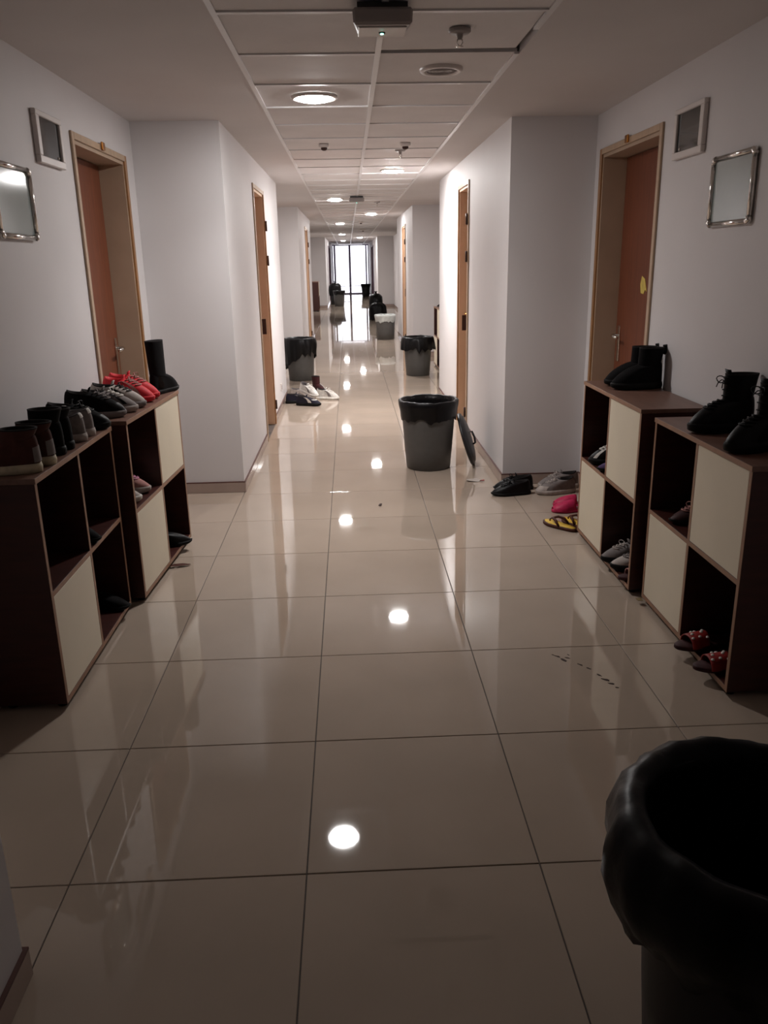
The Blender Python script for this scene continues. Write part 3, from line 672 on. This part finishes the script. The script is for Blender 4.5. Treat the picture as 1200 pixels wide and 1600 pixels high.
# right cabinets: rz = pi puts the toe towards the corridor
G3 = 'boots on top of the right cabinets'
make_shoe('boot', 'black ankle boot with toe over the right cabinet edge nearest the door', 'boot', (1.418, 3.98, 0.864), PI+0.06, ANKLE(L=0.26, collar=0.09, shaft=0.075), 'suede_black', 'rubber_black', loops=True, group=G3)
make_shoe('boot', 'black ankle boot behind the first one on the right cabinet', 'boot', (1.422, 4.10, 0.864), PI-0.02, ANKLE(L=0.255, collar=0.09, shaft=0.07), 'suede_black', 'rubber_black', loops=True, group=G3)
make_shoe('boot', 'laced black boot on the nearest right cabinet, farther of the pair', 'boot', (1.418, 3.02, 0.842), PI+0.10, BOOT(L=0.265), 'leather_black', 'rubber_black', laces='leather_black', group=G3)
make_shoe('boot', 'laced black boot on the nearest right cabinet, at the picture edge', 'boot', (1.40, 2.70, 0.842), PI+0.35, BOOT(L=0.275, shaft=0.10), 'leather_black', 'rubber_black', laces='leather_black', group=G3)
G4 = 'shoes inside the right cabinets'
make_shoe('sneaker', 'black high shoe with white stripe in the upper cell by the right door', 'shoe', (1.36, 4.09, 0.453), PI-0.1, ANKLE(L=0.25, W=0.09, collar=0.075, shaft=0.03), 'leather_black', 'rubber_black', laces='rubber_white', patches=[('side_stripe', 0.5, 0.75, 0.05, 0.9, 'canvas_white', 0.002), ('side_stripe', -0.75, -0.5, 0.05, 0.9, 'canvas_white', 0.002)], group=G4)
make_shoe('shoe', 'dark purple fabric shoe beside the striped high shoe', 'shoe', (1.36, 3.95, 0.453), PI+0.05, LOW(L=0.25, W=0.088, collar=0.045), 'purple_fabric', 'rubber_black', group=G4)
make_shoe('sneaker', 'grey trainer in the low open cell of the right cabinet by the door, farther', 'shoe', (1.34, 3.74, 0.0425), PI+0.10, SNEAK(L=0.25, W=0.092, collar=0.06), 'mesh_grey', 'rubber_black', 'lining_dark', 'mesh_light', group=G4)
make_shoe('sneaker', 'grey trainer in the low open cell of the right cabinet by the door, nearer', 'shoe', (1.355, 3.62, 0.0425), PI-0.06, SNEAK(L=0.25, W=0.092, collar=0.055), 'mesh_light', 'rubber_black', 'lining_dark', 'mesh_grey', group=G4)
make_shoe('shoe', 'dark maroon shoe on the shelf of the nearest right cabinet', 'shoe', (1.40, 3.13, 0.442), PI+0.2, LOW(L=0.225, W=0.088, collar=0.05), 'maroon', 'rubber_black', laces='dusty_pink', group=G4)

# right floor by the door
G5 = 'shoes on the floor by the right bay'
make_shoe('shoe', 'shiny black lace-up shoe on the floor by the right wall corner, front one', 'shoe', (1.035, 5.12, 0.001), PI+0.08, LOW(L=0.27, collar=0.07), 'leather_black', 'rubber_black', laces='leather_black', group=G5)
make_shoe('shoe', 'shiny black lace-up shoe on the floor tight to the right wall corner, rear one', 'shoe', (1.075, 5.245, 0.001), PI-0.05, LOW(L=0.27, collar=0.075), 'leather_black', 'rubber_black', laces='leather_black', group=G5)
make_shoe('sneaker', 'grey trainer on the floor next to the black lace-up pair, front one', 'shoe', (1.335, 5.12, 0.001), PI+0.15, SNEAK(L=0.275, collar=0.07), 'mesh_grey', 'mesh_light', 'lining_dark', 'mesh_light', [TOE+('mesh_light', 0.002)], group=G5)
make_shoe('sneaker', 'grey trainer on the floor against the wall behind its twin', 'shoe', (1.385, 5.255, 0.001), PI-0.06, SNEAK(L=0.275, collar=0.075), 'mesh_grey', 'mesh_light', 'lining_dark', 'mesh_light', group=G5)

# trainers heaped before the second left bay
G6 = 'shoes heaped by the second left bay'
make_shoe('sneaker', 'dark trainer with white stripe foremost in the left floor heap', 'shoe', (-0.475, 8.83, 0.001), -0.35, SNEAK(L=0.29), 'navy', 'rubber_black', 'lining_dark', 'mesh_grey', [('side_stripe', -0.9, 0.9, 0.36, 0.46, 'canvas_white', 0.002), ('side_stripe', -1.5, -1.2, 0.05, 0.8, 'canvas_white', 0.002)], group=G6)
make_shoe('sneaker', 'dark trainer at the wall side of the left floor heap', 'shoe', (-0.60, 9.03, 0.001), 0.15, SNEAK(L=0.28), 'navy', 'rubber_black', 'lining_dark', 'mesh_grey', [('side_stripe', -1.5, -1.2, 0.05, 0.8, 'mesh_grey', 0.002)], group=G6)
make_shoe('sneaker', 'white trainer lying across the dark pair in the left floor heap', 'shoe', (-0.475, 9.02, 0.10), -0.75, SNEAK(L=0.28), 'canvas_white', 'rubber_white', 'lining_grey', 'rubber_white', [STRL+('mesh_grey', 0.002), STRR+('mesh_grey', 0.002)], tilt=(0.15, 0.22), group=G6)
make_shoe('sneaker', 'pale beige trainer at the back of the left floor heap', 'shoe', (-0.575, 9.32, 0.001), -0.2, SNEAK(L=0.28, collar=0.085), 'mesh_light', 'rubber_cream', 'lining_grey', 'rubber_white', group=G6)
make_shoe('sneaker', 'white trainer standing out to the right of the left floor heap', 'shoe', (-0.275, 9.22, 0.001), -0.25, SNEAK(L=0.27, collar=0.088), 'canvas_white', 'rubber_white', 'lining_dark', 'rubber_white', [STRL+('mesh_grey', 0.002), STRR+('mesh_grey', 0.002)], group=G6)
make_shoe('boot', 'dark maroon boot with pale stripe behind the white trainer', 'boot', (-0.385, 9.62, 0.001), -0.9, BOOT(L=0.25, shaft=0.08), 'maroon', 'rubber_black', group=G6, patches=[('side_stripe', 0.2, 0.45, 0.1, 1.0, 'canvas_white', 0.003)])
make_shoe('shoe', 'dark shoe on top of the far right shoe cabinet', 'shoe', (1.40, 11.95, 0.854), PI, LOW(), 'suede_black', 'rubber_black')

# slippers and sandals
def slipper(name, label, cat, loc, rz, sole, strap, kind, L=0.26, W=0.10, dots=None, foot=None, group='slippers on the floor by the right cabinets', th=0.018):
    o = empty(name, loc, rz, label=label, cat=cat, group=group)
    n = 28; ths = [2*PI*i/n for i in range(n)]
    mb = MB(); rings = [(-0.003, 0.0), (0.0, 0.003), (0.0, th-0.003), (-0.004, th)]
    vs = [(*outline(t, L, W, g), z) for g, z in rings for t in ths]
    fs = [tuple(range(n))[::-1], tuple(3*n+i for i in range(n))]
    for j in range(3):
        for i in range(n): k = (i+1) % n; fs.append((j*n+i, j*n+k, (j+1)*n+k, (j+1)*n+i))
    mb.add(vs, fs, True); mb.build('sole', sole, o)
    if foot:
        mb = MB(); vs = [(*outline(t, L, W, -0.010), z) for z in (th-0.001, th+0.002) for t in ths]
        mb.add(vs, [tuple(n+i for i in range(n))]+[(i, (i+1) % n, n+(i+1) % n, n+i) for i in range(n)], True); mb.build('footbed', foot, o)
    if kind == 'flip':
        mb = MB(); a = Vector((L*0.30, 0.004, th)); top = a+Vector((-0.015, 0, 0.022))
        mb.tube([a, a+Vector((0, 0, 0.012)), top], 0.004, 6)
        for sy in (-1, 1):
            mb.tube([top, Vector((L*0.14, sy*0.022, th+0.032)), Vector((0.0, sy*0.036, th+0.026)), Vector((-L*0.10, sy*0.042, th+0.002))], [0.006, 0.008, 0.008, 0.006], 8)
        mb.build('strap', strap, o)
    else:
        x0, x1, hh = (-0.02*L, 0.30*L, 0.045) if kind == 'slide' else (-0.05*L, 0.47*L, 0.055)
        m_, k_ = 9, 13; vs, fs = [], []
        for i in range(m_):
            u = i/(m_-1); x = x0+(x1-x0)*u; t = 0.5+x/L
            wv = W/2*interp(t, [0, 0.22, 0.45, 0.72, 0.9, 1], [0.74, 0.76, 0.74, 1.0, 0.9, 0.72])*(1.0 if kind == 'slide' else (1-0.35*max(0, (u-0.6)/0.4)**2))
            h = hh*(1-0.25*u if kind == 'slide' else 1-0.75*u**2)
            for k in range(k_):
                a = PI*k/(k_-1); vs.append((x, wv*math.cos(a)+0.004, th-0.006+(h+0.006)*math.sin(a)**0.8))
        nb = len(vs)
        vs += [(v[0], (v[1]-0.004)*0.92+0.004, max(th-0.006, v[2]-0.004)) for v in vs]
        for i in range(m_-1):
            for k in range(k_-1):
                fs.append((i*k_+k, (i+1)*k_+k, (i+1)*k_+k+1, i*k_+k+1)); fs.append((nb+i*k_+k, nb+i*k_+k+1, nb+(i+1)*k_+k+1, nb+(i+1)*k_+k))
        for k in range(k_-1):
            fs.append((k, k+1, nb+k+1, nb+k)); e = (m_-1)*k_; fs.append((e+k+1, e+k, nb+e+k, nb+e+k+1))
        st = MB().add(vs, fs, True).build('strap', strap, o)
        if dots:
            mb = MB(); rr = random.Random(5)
            for (i, k) in ((1, 3), (2, 6), (4, 4), (5, 8), (3, 9), (6, 6), (1, 7), (7, 4)):
                v = Vector(vs[i*k_+k]); mb.lathe([(0.007, -0.001), (0.005, 0.003), (0.0004, 0.004)], 8, org=tuple(v))
            mb.build('dots', dots, st)
    return o
slipper('slipper', 'deep pink closed-toe slipper on the floor beside the right cabinet', 'slipper', (1.335, 4.72, 0.001), PI+0.1, 'pink_foam', 'pink_foam', 'clog', foot='pink_pale')
slipper('slipper', 'deep pink slipper half hidden behind its twin by the right cabinet', 'slipper', (1.375, 4.83, 0.001), PI-0.05, 'pink_foam', 'pink_foam', 'clog', foot='pink_pale')
slipper('flip_flop', 'yellow flip-flop with brown strap on the floor by the right cabinet corner', 'flip-flop', (1.185, 4.415, 0.001), 2.15, 'strap_brown', 'strap_brown', 'flip', foot='yellow_foam', L=0.25, W=0.1)
slipper('flip_flop', 'yellow flip-flop tucked against the cabinet behind the first one', 'flip-flop', (1.29, 4.435, 0.001), 2.0, 'strap_brown', 'strap_brown', 'flip', foot='yellow_foam', L=0.25, W=0.1)
slipper('sandal', 'dark red sandal with white dots at the nearest right cabinet, farther one', 'sandal', (1.335, 2.80, 0.0425), PI+0.18, 'maroon', 'sandal_red', 'slide', dots='rubber_white', L=0.24, W=0.095)
slipper('sandal', 'dark red sandal with white dots at the nearest right cabinet, nearer one', 'sandal', (1.34, 2.62, 0.0425), PI+0.05, 'maroon', 'sandal_red', 'slide', dots='rubber_white', L=0.24, W=0.095)
slipper('sandal', 'small reddish sandal in the low open cell of the right cabinet', 'sandal', (1.335, 3.50, 0.0425), PI+0.05, 'maroon', 'dusty_pink', 'slide', L=0.22, W=0.08)

# ------------------------------------------------------------------ litter
def scrap(name, label, loc, pts, m, cat='litter', h=0.002, curl=0.01):
    n = len(pts); vs = [(x, y, 0.0005+curl*abs(math.sin(x*60+y*40))) for (x, y) in pts]+[(x, y, 0.0005+h+curl*abs(math.sin(x*60+y*40))) for (x, y) in pts]
    mb = MB().add(vs, [tuple(range(n))[::-1], tuple(n+i for i in range(n))]+[(i, (i+1) % n, n+(i+1) % n, n+i) for i in range(n)])
    o = mb.build(name, m, loc=loc); tag(o, label, cat); return o
scrap('paper_scrap', 'crumpled paper scrap on the floor below the leaning lid', (0.84, 5.50, 0.0005), [(-0.05, -0.03), (0.03, -0.045), (0.055, 0.0), (0.03, 0.04), (-0.02, 0.03), (-0.045, 0.01)], 'paper_scrap')
scrap('leaf_crumb', 'dark crumb beside the paper scrap', (0.895, 5.47, 0.0005), [(-0.015, -0.012), (0.018, -0.01), (0.02, 0.01), (-0.01, 0.014)], 'sandal_red')
scrap('dirt_crumb', 'small dark speck on the tiles before the open bin', (0.16, 4.96, 0.0005), [(-0.012, -0.02), (0.006, -0.018), (0.014, 0.02), (0.0, 0.024)], 'dirt', curl=0.004)
scrap('price_tag', 'tiny pale tag at the foot between the right cabinets', (1.262, 3.30, 0.02), [(-0.012, -0.015), (0.012, -0.015), (0.012, 0.015), (-0.012, 0.015)], 'olive_tan', curl=0.002)
scrap('strap_scrap', 'brown strap scrap on the floor in front of the left cabinet by the door', (-0.915, 3.97, 0.0005), [(-0.05, -0.03), (0.0, -0.022), (0.045, -0.005), (0.05, 0.012), (0.01, 0.01), (-0.03, 0.0), (-0.055, -0.01)], 'strap_brown', curl=0.012)
# smear of dried dirt on the right tiles
st = [(0.775, 2.83, 0.010), (0.79, 2.80, 0.013), (0.81, 2.815, 0.008), (0.845, 2.755, 0.009), (0.868, 2.725, 0.008), (0.893, 2.67, 0.009), (0.905, 2.635, 0.013), (0.917, 2.605, 0.010), (0.93, 2.575, 0.006), (0.76, 2.845, 0.005), (0.82, 2.84, 0.004)]
mb = MB(); rr = random.Random(9)
for (x, y, r) in st:
    k = 9; ang = rr.uniform(0, PI); pts = []
    for i in range(k):
        a = 2*PI*i/k; q = r*rr.uniform(0.6, 1.15); px, py = q*1.5*math.cos(a), q*0.55*math.sin(a)
        c_, s_ = math.cos(-1.0+ang*0.2), math.sin(-1.0+ang*0.2); pts.append((x+px*c_-py*s_, y+px*s_+py*c_))
    mb.add([(px, py, 0.0004) for px, py in pts]+[(px, py, 0.0012) for px, py in pts], [tuple(range(k, 2*k))]+[(i, (i+1) % k, k+(i+1) % k, k+i) for i in range(k)])
tag(mb.build('dirt_smear', 'dirt'), 'broken dark dirt smear on the tiles right of the corridor middle', 'stain')
